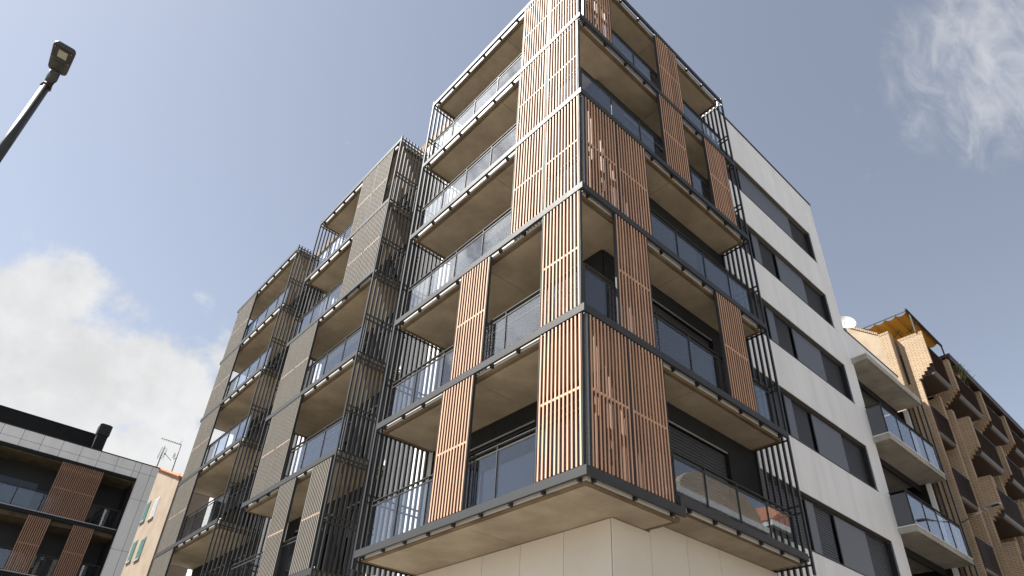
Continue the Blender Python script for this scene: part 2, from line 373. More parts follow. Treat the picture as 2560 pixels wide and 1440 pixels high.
# ---- ground floor base wall panels below the corner block
ys = [0.83, 1.91, 3.03, 4.14, 5.25, 6.36, 7.5, 8.7]
clad('x', 1.47, ys, [0, 2.66, 5.43], 'base_panel', 'panel_b')
box('base_backing', 'joint', APT, 1.49, 1.51, 0.84, 8.7, 0, 5.43)
xs = [1.47, 2.465, 3.53, 4.575, 5.62, 6.70]
clad('y', 0.80, xs[:2], [0, 2.66, 5.43], 'base_panel', 'panel_b'); clad('y', 0.80, xs[1:], [0, 2.66, 5.64], 'base_panel', 'panel_b')
box('base_backing', 'joint', APT, 1.49, 6.69, 0.822, 0.832, 0, 5.63)

# ---- balcony slabs
def slab(name, boxes, borders, fields, z0, top):
    mb = MB()
    for b in boxes: mb.box(*b, z0 + 0.03, top)
    for b in fields:
        cut = 3.12
        if b[3] - b[2] > 3 and b[2] < cut < b[3]: mb.box(b[0], b[1], b[2], cut - .005, z0, z0 + .0299); mb.box(b[0], b[1], cut + .005, b[3], z0, z0 + .0299)
        elif b[3] - b[2] > 3: mid = (b[2] + b[3]) / 2; mb.box(b[0], b[1], b[2], mid - .005, z0, z0 + .0299); mb.box(b[0], b[1], mid + .005, b[3], z0, z0 + .0299)
        elif b[1] - b[0] > 3: mid = 3.4; mb.box(b[0], mid - .005, b[2], b[3], z0, z0 + .0299); mb.box(mid + .005, b[1], b[2], b[3], z0, z0 + .0299)
        else: mb.box(*b, z0, z0 + 0.0299)
    o = mb.build(name, 'concrete', APT)
    e = MB()
    for b in borders: e.box(*b, z0, z0 + 0.0299)
    for b in boxes:     # weathered face of the slab edge below the flashing
        if b[0] <= E_ + .001: e.box(E_ - .004, E_ - .0005, b[2], b[3], z0, z0 + .072)
        if b[2] <= E_ + .001 and b[1] - b[0] > 1.6: e.box(b[0], b[1], E_ - .004, E_ - .0005, z0, z0 + .072)
    e.build('drip_edge', 'edge', o)
    return o
E_, I_, G_ = 0.125, 0.19, 0.215
for k in range(6):
    z0 = zb(k) - 0.10 if k else 5.44; top = zb(k) + BH - 0.004
    if k == 0:
        slab('balcony_slab', [(E_, 1.54, 0.86, 6.5), (E_, 2.40, E_, 0.86)],
             [(E_, I_, E_, 6.5), (I_, 2.40, E_, I_), (I_, 1.54, 6.43, 6.5), (2.335, 2.40, I_, .8)],
             [(G_, 1.54, 0.86, 6.405), (G_, 2.31, G_, 0.86)], z0, top)
        slab('balcony_slab', [(2.43, 6.55, E_, 0.86)], [(2.43, 6.55, E_, I_), (6.485, 6.55, I_, .82)], [(2.43, 6.46, G_, .86)], 5.65, 5.85)
    else:
        slab('balcony_slab', [(E_, 1.54, 0.86, 6.5), (E_, 6.59, E_, 0.86)],
             [(E_, I_, E_, 6.5), (I_, 6.59, E_, I_), (I_, 1.54, 6.43, 6.5), (6.525, 6.59, I_, .82)],
             [(G_, 1.54, 0.86, 6.405), (G_, 6.50, G_, 0.86)], z0, top)
    for n in 'BC':
        a, b = BLK[n]
        slab('balcony_slab', [(E_, 1.54, a + .09, b - .09)],
             [(E_, I_, a + .09, b - .09), (I_, 1.54, a + .09, a + .155), (I_, 1.54, b - .155, b - .09)], [(G_, 1.54, a + .18, b - .18)], z0, top)

# ---- edge beams, flashing and brackets
def beam_left(y0, y1, z): return box('edge_beam', 'dark', APT, 0, 0.05, y0, y1, z, z + BH)
def flashing_left(y0, y1, z):
    box('flashing', 'flash', APT, 0.1165, 0.1205, y0 + .10, y1 - .1, z - 0.032, z + 0.13)
    mb = MB(); n = round((y1 - y0) / 0.73)
    for i in range(n):
        y = y0 + 0.22 + i * (y1 - y0 - .44) / (n - 1)
        mb.box(0.0505, 0.1155, y - 0.025, y + 0.025, z - 0.04, z + 0.06)
    mb.build('bracket', 'black', APT, kind='stuff')
for k in range(6):
    for n in 'ABC':
        a, b = BLK[n]; beam_left(a, b, zb(k)); flashing_left(a, b, zb(k))
def beam_right(x0, x1, z): return box('edge_beam', 'dark', APT, x0, x1, 0, 0.05, z, z + BH)
def flashing_right(x0, x1, z):
    box('flashing', 'flash', APT, x0 + .08, x1 - .1, 0.1165, 0.1205, z - 0.032, z + 0.13)
    mb = MB(); n = max(2, round((x1 - x0) / 0.73))
    for i in range(n):
        x = x0 + 0.2 + i * (x1 - x0 - .4) / (n - 1)
        mb.box(x - 0.025, x + 0.025, 0.0505, 0.1155, z - 0.04, z + 0.06)
    mb.build('bracket', 'black', APT, kind='stuff')
for k in range(1, 6): beam_right(0.0505, RA, zb(k)); flashing_right(0.0505, RA, zb(k))
mb = MB(); mb.box(0.0505, 2.30, 0, .05, Z0, Z0 + BH); mb.prism([(2.3005, Z0), (2.42, Z0), (2.42, 5.70), (RA - .13, 5.70), (RA - .13, 5.85), (2.3005, 5.85)], 'y', 0, .05)
mb.build('edge_beam', 'dark', APT); flashing_right(.0505, 2.35, Z0); flashing_right(2.45, 6.6, 5.69)

# ---- railings with glass panes
RZ = 1.10
def railing(axis, us, zbase, zglass=None, parent=APT, c=0.165):
    zt = zbase + RZ; zg = zglass if zglass else zbase + 0.085
    def bx(mb, u0, u1, d0, d1, z0, z1):
        if axis == 'x': mb.box(c + d0, c + d1, u0, u1, z0, z1)
        else: mb.box(u0, u1, c + d0, c + d1, z0, z1)
    h = MB(); bx(h, us[0], us[-1], -0.02, 0.035, zt - 0.018, zt); bx(h, us[0], us[-1], -0.01, 0.02, zt - 0.125, zt - 0.095)
    r = h.build('railing', 'dark', parent)
    lo = MB(); bx(lo, us[0], us[-1], -0.012, 0.02, zg - 0.03, zg); lo.build('bottom_rail', 'white_al' if axis == 'x' else 'dark', r)
    for u in us:
        p = MB(); bx(p, u - 0.011, u + 0.011, -0.014, 0.034, zbase, zt - 0.0185); p.build('post', 'dark', r)
    for i in range(len(us) - 1):
        g = MB(); bx(g, us[i] + 0.018, us[i + 1] - 0.018, 0.0, 0.01, zg + .002, zt - 0.127); g.build('glass_pane', 'glass', r)
    return r
LPOST = [0.17, 1.27, 2.28, 3.33, 4.38, 5.43, 6.48]; RPOST = [0.2, 1.25, 2.31, 3.37, 4.44, 5.5, 6.5]
def spread(a, b): n = round((b - a) / 1.06); return [a + (b - a) * i / n for i in range(n + 1)]
for k in range(5):
    z = zb(k) + BH
    railing('x', LPOST, z); 
    if k == 0:
        railing('y', RPOST[:3], z); railing('y', [2.42] + RPOST[3:], z, 5.89)
    else: railing('y', RPOST, z)
    for n in 'BC': railing('x', spread(BLK[n][0] + .12, BLK[n][1] - .12), z)
    # corner posts of the glass
    mb = MB(); mb.box(0.145, 0.195, 0.145, 0.195, z, z + RZ - .02); mb.build('corner_post', 'dark', APT)

# ---- sliding slat screens
SH = 3.0 - BH
slat_x = None; slat_y = None
def screen(axis, u0, z, w=1.04, individual=True, galv_edge=None):
    global slat_x, slat_y
    z0 = z + BH + 0.012; z1 = z + 3.0 - 0.012
    def bx(mb, a, b, d0, d1, c0, c1):
        if axis == 'x': mb.box(d0, d1, a, b, c0, c1)
        else: mb.box(a, b, d0, d1, c0, c1)
    f = MB()
    for a, b in ((u0, u0 + 0.014), (u0 + w - 0.014, u0 + w)): bx(f, a, b, 0.014, 0.08, z0, z1)
    for zz in (z0, z0 + 1.36, z1 - 0.03): bx(f, u0 + .0145, u0 + w - .0145, 0.0485, 0.075, zz, zz + 0.03)
    p = f.build('screen_panel', 'dark', APT)
    cbm = MB(); zc = z + 1.525
    n = 11; pitch = (w - 0.06 - 0.043) / (n - 1)
    pos = [u0 + 0.03 + i * pitch for i in range(n)]
    bx(cbm, u0 + 0.033, u0 + w - 0.033, 0.018, 0.045, zc - 0.022, zc + 0.022)
    cbm.build('crossbar', 'slat', p)
    if individual:
        src = slat_x if axis == 'x' else slat_y
        for u in pos:
            if src is None:
                mb = MB(); bx(mb, u, u + 0.039, 0.012, 0.047, z0 + .004, z1 - .004); o = mb.build('slat', 'slat', p, bevel=0.003); o.data.materials.append(M['slat_side'])
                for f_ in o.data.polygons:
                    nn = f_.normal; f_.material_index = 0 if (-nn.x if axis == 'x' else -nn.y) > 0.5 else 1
                src = o
                if axis == 'x': slat_x = (o, u, z)
                else: slat_y = (o, u, z)
                src = slat_x if axis == 'x' else slat_y
            else:
                o, su, sz = src; d = (0, u - su, z - sz) if axis == 'x' else (u - su, 0, z - sz)
                c = copy(o, d, p); c.rotation_euler = (random.uniform(-.0013, .0013), random.uniform(-.0013, .0013), random.uniform(-.012, .012))
    else:
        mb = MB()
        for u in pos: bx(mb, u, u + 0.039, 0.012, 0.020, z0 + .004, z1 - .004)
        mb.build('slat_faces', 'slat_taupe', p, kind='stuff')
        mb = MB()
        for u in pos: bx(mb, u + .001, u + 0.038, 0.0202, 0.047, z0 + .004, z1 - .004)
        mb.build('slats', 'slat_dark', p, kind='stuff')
    if galv_edge is not None:
        g = MB(); bx(g, u0 - 0.03, u0 - 0.004, 0.03, 0.09, z0, z1); g.build('edge_stile', 'galv', p)
for k, us in enumerate(([0.075, 2.99], [0.085, 2.79], [0.075, 1.125], [0.085, 1.145], [0.06, 1.11])):
    for u in us: screen('x', u, zb(k))
for k, us in enumerate(([0.125, 1.155], [0.97, 4.51], [0.125, 1.18], [3.10, 5.17], [0.2, 3.26])):
    for u in us: screen('y', u, zb(k), w=1.02 if k == 0 else 1.04, galv_edge=True if u < 0.3 else None)
for k, us in enumerate(([8.72, 10.7], [11.83, 12.88], [12.03, 13.08], [8.62, 9.68], [9.0, 10.05])):
    for u in us: screen('x', u, zb(k), individual=False)
for k in range(5):
    for u in (20.55, 21.62): screen('x', u, zb(k), w=1.06, individual=False)

# ---- vertical bar screens closing the balcony ends
bar_src = {}
def bar_screen(axis, c, us, z0, z1, rails, name='end_screen'):
    s = MB()
    if axis == 'y': s.box(us[-1] + .0455, us[-1] + .08, c, c + .05, z0 + .1, z1 - .1)
    else: s.box(c, c + .05, us[-1] + .0455, us[-1] + .07, z0 + .1, z1 - .1)
    p = s.build(name, 'dark', APT); rsrc = None
    for zr in rails:
        for dz in (0.0, 0.16):
            if rsrc is None:
                r = MB()
                if axis == 'y': r.box(us[0] + .01, us[-1] + .04, c + 0.02, c + 0.05, zr + dz, zr + dz + 0.035)
                else: r.box(c + 0.02, c + 0.05, us[0] + .01, us[-1] + .04, zr + dz, zr + dz + 0.035)
                rsrc = (r.build('rail', 'dark', p), zr + dz)
            else: copy(rsrc[0], (0, 0, zr + dz - rsrc[1]), p)
    for u in us:
        key = (axis, z0, z1)
        if key not in bar_src:
            mb = MB()
            if axis == 'y': mb.box(u, u + 0.045, c, c + 0.062, z0, z1)
            else: mb.box(c, c + 0.062, u, u + 0.045, z0, z1)
            bar_src[key] = (mb.build('screen_bar', 'bar', p), u, c)
        else:
            o, su, sc = bar_src[key]; copy(o, (u - su, c - sc, 0) if axis == 'y' else (c - sc, u - su, 0), p)
XS = [0.0 + 0.132 * i for i in range(12)]; RAILS = [zb(k) - 0.06 for k in range(6)] + [zb(k) + 1.25 for k in range(5)]
for c in (LA + 0.002, BLK['B'][0] - 0.064, BLK['B'][1] + .002, BLK['C'][0] - .064): bar_screen('y', c, XS, 5.28, 20.74, RAILS)
YS = [0.0 + 0.135 * i for i in range(7)]
bar_screen('x', RA + 0.002, YS, 5.47, 20.72, [zb(k) - 0.06 for k in range(1, 6)] + [5.66] + [zb(k) + 1.25 for k in range(5)])

# ---- right facade of the corner block: dark wall with shutters behind the balconies (y = 0.84)
RW = 0.84
holes = [(2.6, 5.5, zb(k) + BH + 0.22, zb(k) + BH + 2.33) for k in range(5)] + [(0, 1.56, 0, 30)]
mb = MB(); grid_wall(mb, 'y', RW, RW + 0.3, 1.56, 6.62, 5.66, 20.42, holes); mb.build('balcony_wall', 'darkwall', APT)
def louvres(mb, x0, x1, y, z0, z1, pitch=0.075, t=0.012):
    z = z1
    while z - pitch > z0 - 0.01:
        mb.hexa([(x0, y - t, z - pitch), (x1, y - t, z - pitch), (x1, y + t, z - pitch), (x0, y + t, z - pitch),
                 (x0, y, z - 0.006), (x1, y, z - 0.006), (x1, y + t, z - 0.006), (x0, y + t, z - 0.006)]); z -= pitch
for k in range(5):
    z0, z1 = zb(k) + BH + 0.22, zb(k) + BH + 2.33
    f = MB()
    for a in (2.6, 4.02, 5.44): f.box(a, a + 0.06, RW + 0.16, RW + 0.22, z0, z1)
    f.box(2.66, 5.44, RW + 0.16, RW + 0.22, z1 - 0.07, z1)
    w = f.build('window', 'dark', APT); box('pane', 'winglass', w, 2.66, 5.44, RW + .18, RW + .19, z0, z1 - .07)
    box('lintel', 'galv', w, 2.62, 5.48, RW + 0.005, RW + 0.03, z1 - 0.03, z1)
    s = MB(); d = [2.05, 1.5, 2.05, 1.2, 1.7][k]; louvres(s, 2.62, 5.48, RW + 0.10, z1 - d, z1 - .03); s.build('roller_shutter', 'shutter', w, kind='stuff')

# ---- white side wall with strip windows (y = 0.83)
WY = 0.83; WX = [6.72, 7.71, 8.72, 9.73, 10.74, 11.75, 12.76, 13.75, 14.60]
strips = [(6.55 + 3 * k, 8.05 + 3 * k) for k in range(-1, 5)]
zs = sorted({0, 21.5, 22.18, *[a for s in strips for a in s]})
instrip = lambda u, z: u < 13.75 and any(a < z < b for a, b in strips) and u > 7.0
clad('y', WY, WX, zs, 'cladding_panel', 'panel', skip=instrip, gap=0.006)
mb = MB(); grid_wall(mb, 'y', WY + 0.02, WY + 0.45, 6.72, 14.595, 0, 22.17, [(7.71 - .7, 13.75, a, b) for a, b in strips]); mb.build('backing_wall', 'joint', APT)
box('parapet_cap', 'black', APT, 6.72, 14.64, WY - 0.03, WY + 0.5, 22.18, 22.25)
for k, (a, b) in enumerate(strips):
    if b < 5: continue
    kk = k - 1; d = WY + 0.17
    f = MB(); f.box(7.02, 13.745, WY + .15, WY + .25, b - 0.09, b - .001); f.box(7.02, 13.745, WY - 0.012, WY + .25, a + .001, a + 0.028); f.box(13.63, 13.745, WY + 0.012, WY + .25, a + .03, b - .09)
    f.box(7.02, 13.745, WY + .21, WY + .26, a + .03, b - .09)
    w = f.build('strip_window', 'black', APT)
    if kk == 4: parts = [('l', 7.05, 8.85), ('f', 8.95, 12.3), ('l', 12.3, 13.62)]
    else: parts = [('l', 7.05, 8.85), ('f', 8.98, 9.37), ('l', 9.38, 10.30), ('f', 10.47, 12.24), ('l', 12.25, 13.62)]
    for t_, x0, x1 in parts:
        if t_ == 'f': box('sliding_panel', 'flat', w, x0, x1, d - .06, d - .03, a + .03, b - .10)
        else:
            s = MB(); louvres(s, x0, x1, d - 0.01, a + .03, b - .10, 0.07, 0.011); s.build('roller_shutter', 'shutter', w, kind='stuff')

# ---- low wing with three concrete balconies
box('wing_parapet', 'panel', APT, 14.605, 19.04, WY + .002, WY + 0.3, 14.67, 15.92); box('parapet_cap', 'black', APT, 14.605, 19.1, WY - .02, WY + .35, 15.92, 15.97)
box('wing_wall', 'darkwall', APT, 14.605, 19.04, 2.2, 2.4, 0, 14.66); box('wing_pier', 'panel', APT, 18.93, 19.04, WY, 0.98, 0, 14.4); box('wing_return', 'darkwall', APT, 18.935, 19.035, 0.981, 2.19, 0, 14.4)
box('wing_return', 'darkwall', APT, 14.605, 14.62, WY + .05, 2.2, 0, 14.4)
for z0, z1 in ((5.43, 5.65), (8.44, 8.65), (11.42, 11.645), (14.44, 14.66)):
    mb = MB(); mb.box(14.49, 19.0, 0.31, WY - .001, z0 + .025, z1 - 0.03); mb.box(14.49, 19.0, .31, .375, z0, z0 + .0245); mb.box(14.49, 14.555, .3755, WY - .001, z0, z0 + .0245)
    mb.box(14.58, 19.0, .40, WY - .001, z0, z0 + .0245); mb.box(14.63, 18.92, WY, 2.19, z0, z1 - .03)
    s = mb.build('balcony_slab', 'concrete_g', APT); box('flashing', 'white_al', APT, 14.47, 19.0, .295, WY - .002, z1 - .0295, z1)
    l = MB(); l.box(14.66, 18.9, 1.15, 1.2, z0 - .28, z0 - .02); l.build('ceiling_beam', 'darkwall', APT)
    if z1 < 14:
        r = railing('y', [14.56, 15.70, 16.78, 17.83, 18.88], z1, z1 + 0.05, c=0.35)
        box('side_panel', 'flat', APT, 14.53, 14.545, 0.37, WY - .01, z1 + .03, z1 + 1.0); box('side_rail', 'dark', APT, 14.52, 14.555, .35, WY - .01, z1 + RZ - .03, z1 + RZ)
        f = MB()
        for a in (15.0, 16.6, 18.2): f.box(a, a + 0.06, 2.14, 2.195, z1, z1 + 2.4)
        w = f.build('window', 'dark', APT); box('pane', 'winglass', w, 15.06, 18.2, 2.165, 2.175, z1, z1 + 2.35)
bar_screen('x', 19.045, [0.31 + 0.155 * i for i in range(4)], 5.2, 14.75, [5.6, 8.55, 11.55, 14.55])

# ------------------------------------------------------------------ brick building
BR = empty('brick_building', (22.5, 1.0, 0), 'buff brick apartment building with corbelled fins and brown louvred balconies', 'building')
# party wall and fins (x = 19.3)
mb = MB(); mb.prism([(1.10, 0), (1.10, 18.18), (2.2, 19.1), (4.5, 19.6), (9, 19.6), (9, 0)], 'x', 19.32, 19.6); mb.build('party_wall', 'plaster', BR)
mb = MB()
n = 0
y, z = 1.13, 18.20
while y < 4.4:
    dz = 0.87 if y < 2.2 else 0.22
    mb.hexa([(19.28, y, z - 0.0), (19.64, y, z), (19.64, y + 0.058, z + .058 * dz), (19.28, y + .058, z + .058 * dz), (19.28, y, z + 0.115), (19.64, y, z + .115), (19.64, y + .058, z + .058 * dz + .115), (19.28, y + .058, z + .058 * dz + .115)])
    y += 0.07; z += 0.07 * dz
mb.build('coping', 'brick', BR, kind='stuff')
box('brick_fin', 'brick', BR, 19.30, 19.72, 0.73, 1.099, 0, 18.10)
def soldiers(x0, x1, y0, y1, z, h=0.115):
    mb = MB(); y = y0
    while y < y1 - 0.03: mb.box(x0, x1, y, min(y + 0.058, y1), z, z + h); y += 0.068
    mb.build('coping', 'brick', BR, kind='stuff')
soldiers(19.29, 19.73, 0.73, 1.12, 18.1005)
def cheek(x, yf, yb, zt, zs, t=0.25, nst=5, step=0.125, rise=0.122, zend=None, cope=True):
    """brick fin: front at yf down to zs, then corbel steps back towards yb"""
    poly = [(yb, zt), (yf, zt), (yf, zs)]
    y, z = yf, zs
    for i in range(nst):
        y2 = y + step
        poly += [(y2, z)] if i == 0 else []
        if i: poly += [(y2, z)]
        z -= rise; poly += [(y2, z)]; y = y2
    poly = [poly[0], poly[1], poly[2]]
    y, z = yf, zs
    for i in range(nst): 
        y += step; poly.append((min(y, yb - .02), z)); z -= rise; poly.append((min(y, yb - .02), z))
    poly.append((yb, z))
    mb = MB(); mb.prism(poly, 'x', x, x + t); mb.build('brick_fin', 'brick', BR)
    if cope: soldiers(x - .005, x + t + .005, yf - .004, yb, zt + .0005)
    return z
cheek(19.72, -0.33, 0.62, 17.80, 16.38, t=0.12)
WALLY = 0.72
def pilaster(x, t, z0, z1, yf=0.24): box('brick_pilaster', 'brick', BR, x, x + t, yf, WALLY + .2, z0, z1)
def louvre_box(x0, x1, yf, yb, z0, z1):
    """bronze balcony box: louvred front, rounded underside"""
    r = 0.16; poly = [(yf, z1), (yf, z0 + r)] + [(yf + r - r * math.cos(a), z0 + r - r * math.sin(a)) for a in (0.4, 0.8, 1.2, 1.57)] + [(yb, z0), (yb, z1)]
    mb = MB(); mb.prism(poly, 'x', x0, x1); b = mb.build('balcony_box', 'bronze', BR)
    s = MB(); z = z1 - 0.02; n = 2; w = (x1 - x0) / n
    while z > z0 + r + 0.04:
        for i in range(n): s.hexa([(x0 + i * w + .02, yf - .028, z - .05), (x0 + (i + 1) * w - .02, yf - .028, z - .05), (x0 + (i + 1) * w - .02, yf - .001, z - .05), (x0 + i * w + .02, yf - .001, z - .05),
                                   (x0 + i * w + .02, yf - .01, z - .008), (x0 + (i + 1) * w - .02, yf - .01, z - .008), (x0 + (i + 1) * w - .02, yf - .001, z - .008), (x0 + i * w + .02, yf - .001, z - .008)])
        z -= 0.058
    s.build('louvre', 'bronze', b, kind='stuff')
    h = MB(); h.box(x0, x1, yf - .03, yf + .03, z1 + .001, z1 + .04); h.build('handrail', 'black', b)
rows = [17.25, 14.66, 12.1, 9.55, 7.0, 4.45]
mb = MB(); mb.box(19.73, 52, WALLY, WALLY + .6, 0, 17.9); mb.build('infill_wall', 'brownwall', BR)
pilaster(19.72, 0.14, 0, 15.78, 0.26)
# columns of bays: (x of pilaster, x of projecting fin, width of box)
bays = [(21.52, 22.42, 2.55), (25.35, 26.15, 2.2), (28.6, 29.4, 2.2), (31.9, 32.7, 2.2), (35.2, 36.0, 2.2), (38.5, 39.3, 2.2)]
louvre_box(19.85, 21.5, -0.30, WALLY, 15.95, 17.25)
for zt in rows[1:]: louvre_box(19.87, 21.5, 0.22, WALLY, zt - 1.15, zt)
for bi, (px, fx, bw) in enumerate(bays):
    pilaster(px, 0.3, 0, 15.9)
    pilaster(px + .55, 0.3, 0, 15.4, 0.10)
    ztop = 17.7
    cheek(px, -0.12, WALLY, ztop, 16.4, t=0.22, nst=5, step=0.11); cheek(fx, -0.31, WALLY, ztop, 16.36, t=0.24)
    for zt in rows:
        louvre_box(fx + .245, fx + .25 + bw, -0.28, WALLY, zt - 1.2, zt)
    for zt in rows[1:]:
        cheek(fx, -0.31, WALLY, zt + 0.30, zt - 0.9, t=0.24)
mb = MB(); mb.box(22.6, 52, -0.42, WALLY + .6, 18.02, 18.16); mb.box(22.6, 52, -0.40, -.32, 17.86, 18.0195); mb.build('eave', 'bronze', BR)
mb = MB(); mb.box(23.4, 52, .3, .6, 17.9005, 18.0195); mb.build('eave_wall', 'brownwall', BR)
# terrace awning on the brick building
AW = empty('terrace_awning', (19.7, 0.8, 17.9), 'ochre fabric awning on dark steel frame over the brick rooftop terrace', 'awning')
fr = MB(); fr.box(19.66, 19.70, -0.17, -0.12, 17.92, 18.95); fr.box(19.3, 23.1, -.18, -.11, 18.86, 18.93); fr.box(23.04, 23.1, -.17, -.12, 18.0, 18.86); fr.box(19.66, 19.70, -.12, 2.6, 19.02, 19.06)
fr.build('frame', 'dark', AW)
ribs = [-0.05 + 0.43 * i for i in range(7)]
for y in ribs: box('rib', 'black', AW, 19.62, 23.0, y - .012, y + .012, 18.995, 19.02)
mb = MB(); nx, ns = 8, 8
pts = []
for i in range(len(ribs) - 1):
    for j in range(ns): 
        t = j / ns; pts.append((ribs[i] + t * 0.43, 18.99 - 0.10 * math.sin(math.pi * t)))
pts.append((ribs[-1], 18.99))
pts = [(-0.10, 18.86), (-0.09, 18.92)] + pts
for a in range(nx + 1):
    for (y, z) in pts: mb.v.append((19.68 + a * 3.3 / nx, y, z - 0.02 * math.sin(a * 1.3)))
K_ = len(pts)
for a in range(nx):
    for b in range(K_ - 1): mb.sm.append(len(mb.f)); mb.f.append((a * K_ + b, a * K_ + b + 1, (a + 1) * K_ + b + 1, (a + 1) * K_ + b))
mb.build('fabric', 'fabric', AW)
for y0 in (0.16, 0.8):
    t = MB(); t.tube([(20.6 + 0.1 * i, y0 + 0.09 * i - 0.2, 18.90 - 0.03 * math.sin(i * .7)) for i in range(7)], 0.014, 6); t.build('fold_strap', 'black', AW)
# satellite dish on the wing roof
def dish(center, normal, r, name, label, m_='dish'):
    nrm = Vector(normal).normalized(); a = nrm.cross(Vector((0, 0, 1))).normalized(); c = a.cross(nrm)
    mb = MB(); mb.v.append(tuple(Vector(center) - nrm * r * 0.22)); rings, seg = 4, 20
    for i in range(1, rings + 1):
        q = i / rings
        for s in range(seg):
            t = 2 * math.pi * s / seg; mb.v.append(tuple(Vector(center) + (a * math.cos(t) * 0.9 + c * math.sin(t)) * r * q - nrm * r * 0.22 * (1 - q * q)))
    for s in range(seg): mb.sm.append(len(mb.f)); mb.f.append((0, 1 + s, 1 + (s + 1) % seg))
    for i in range(rings - 1):
        for s in range(seg):
            mb.sm.append(len(mb.f)); mb.f.append((1 + i * seg + s, 1 + (i + 1) * seg + s, 1 + (i + 1) * seg + (s + 1) % seg, 1 + i * seg + (s + 1) % seg))
    root = empty(name, (center[0], center[1], center[2] - r - 1.58), label, 'antenna')
    mb.build('reflector', m_, root)
    st = MB(); st.tube([(center[0] + .06, center[1] + .1, center[2] - r - 1.58), (center[0] + .06, center[1] + .1, center[2] + .1)], 0.025, 8); st.build('mast', 'galv', root)
    ar = MB(); tip = Vector(center) + nrm * r * 0.75 - c * r * 0.55; ar.tube([Vector(center) - c * r * 0.95, tip], 0.012, 6); ar.build('feed_arm', 'galv', root)
    return root
dish((17.2, 1.52, 17.98), (-0.75, -0.60, 0.28), 0.40, 'satellite_dish', 'white satellite dish on a mast above the low white wing')
# rooftop plant
PL = empty('rooftop_plant', (23.9, -0.1, 17.4), 'spiky green plant in the top balcony of the brick building', 'plant')
mb = MB(); mb.tube([(23.9, 0.0, 17.35), (23.9, 0.0, 17.75)], [0.2, 0.28], 12); mb.build('pot', 'tile', PL)
for mi, cnt in (('leaf', 190), ('leaf2', 60)):
    lv = MB()
    for i in range(cnt):
        bx_, by_ = 23.9 + random.gauss(0, 0.42), -0.15 + random.gauss(0, 0.1)
        az = random.uniform(0, 2 * math.pi); tilt = random.uniform(0.15, 1.1); ln = random.uniform(0.3, 0.72)
        d = Vector((math.cos(az) * math.sin(tilt), math.sin(az) * math.sin(tilt), math.cos(tilt))); s_ = d.cross(Vector((0, 0, 1))).normalized() * 0.018
        p = Vector((bx_, by_, 17.62 + random.uniform(0, .12))); q = p + d * ln * 0.6; e = p + d * ln - Vector((0, 0, ln * 0.18))
        b = len(lv.v); lv.v += [tuple(p - s_), tuple(p + s_), tuple(q + s_ * .9), tuple(q - s_ * .9), tuple(e)]; lv.f += [(b, b + 1, b + 2, b + 3), (b + 3, b + 2, b + 4)]
    lv.build('foliage', mi, PL, kind='stuff')

# ------------------------------------------------------------------ wall street lamp on the right
WL = empty('wall_street_lamp', (19.1, 0.29, 9.92), 'silver street lamp on a slanting arm in front of the brick building', 'street lamp')
mb = MB(); mb.tube([(19.12, 0.30, 9.91), (19.1, -0.49, 10.18)], 0.022, 10); mb.build('arm', 'galv', WL)
mb = MB(); mb.tube([(19.1, -0.44, 10.16), (19.1, -0.56, 10.215)], 0.035, 10); mb.build('collar', 'lamplight', WL)
def loft(mb, secs):
    b = len(mb.v); n = len(secs[0])
    for s_ in secs: mb.v += [tuple(p) for p in s_]
    for i in range(len(secs) - 1):
        for k in range(n): mb.sm.append(len(mb.f)); mb.f.append((b + i * n + k, b + i * n + (k + 1) % n, b + (i + 1) * n + (k + 1) % n, b + (i + 1) * n + k))
    mb.f.append(tuple(b + k for k in reversed(range(n)))); mb.f.append(tuple(b + (len(secs) - 1) * n + k for k in range(n)))
mb = MB(); secs = []
for y, z, w, h in ((-0.53, 10.20, .05, .035), (-0.60, 10.225, .10, .05), (-0.72, 10.255, .13, .055), (-0.88, 10.275, .12, .045), (-0.98, 10.28, .08, .025)):
    secs.append([(19.1 + w * math.cos(t), y, z + h * math.sin(t) * (1 if math.sin(t) > 0 else .6)) for t in [2 * math.pi * i / 14 for i in range(14)]])
loft(mb, secs); mb.build('lamp_head', 'lamplight', WL)
mb = MB(); mb.hexa([(19.03, -.94, 10.24), (19.17, -.94, 10.24), (19.17, -.66, 10.215), (19.03, -.66, 10.215), (19.03, -.94, 10.262), (19.17, -.94, 10.262), (19.17, -.66, 10.24), (19.03, -.66, 10.24)]); mb.build('lens', 'black', WL)

# ------------------------------------------------------------------ street lamp on the left
SLP = empty('street_lamp', (-8.03, 2.91, 0), 'tall dark street lamp with flat square head against the sky', 'street lamp')
mb = MB(); mb.tube([(-8.03, 2.91, 0), (-8.03, 2.91, 4), (-8.03, 2.905, 8.4), (-8.03, 2.90, 9.72)], [0.095, 0.08, 0.062, 0.054], 20); mb.build('pole', 'lampgrey', SLP)
mb = MB(); mb.tube([(-8.03, 2.905, 9.66), (-8.03, 2.90, 9.86), (-8.02, 2.78, 9.91)], [0.072, 0.070, 0.062], 18); mb.build('collar', 'lampgrey', SLP)
def rr(w0, w1, y0, y1, r, n=5):
    """rounded outline of the head, wider at the tip; returns points"""
    pts = []
    for cx_, cy_, a0 in ((w1 - r, y0 + r, -90), (w0 - r, y1 - r, 0), (-w0 + r, y1 - r, 90), (-w1 + r, y0 + r, 180)):
        for i in range(n): a = math.radians(a0 + 90 * i / (n - 1)); pts.append((cx_ + r * math.cos(a), cy_ + r * math.sin(a)))
    return pts
def head_sec(z, inset, bulge=0.0):
    return [(-8.005 + x * (1 - inset), 2.49 + y * (1 - inset * .6), z) for x, y in rr(0.118, 0.135, -0.262, 0.262, 0.055)]
mb = MB(); loft(mb, [head_sec(9.868, 0.04), head_sec(9.88, 0.0), head_sec(9.91, 0.0), head_sec(9.945, 0.06), head_sec(9.965, 0.25)]); mb.build('lamp_head', 'lampgrey', SLP)
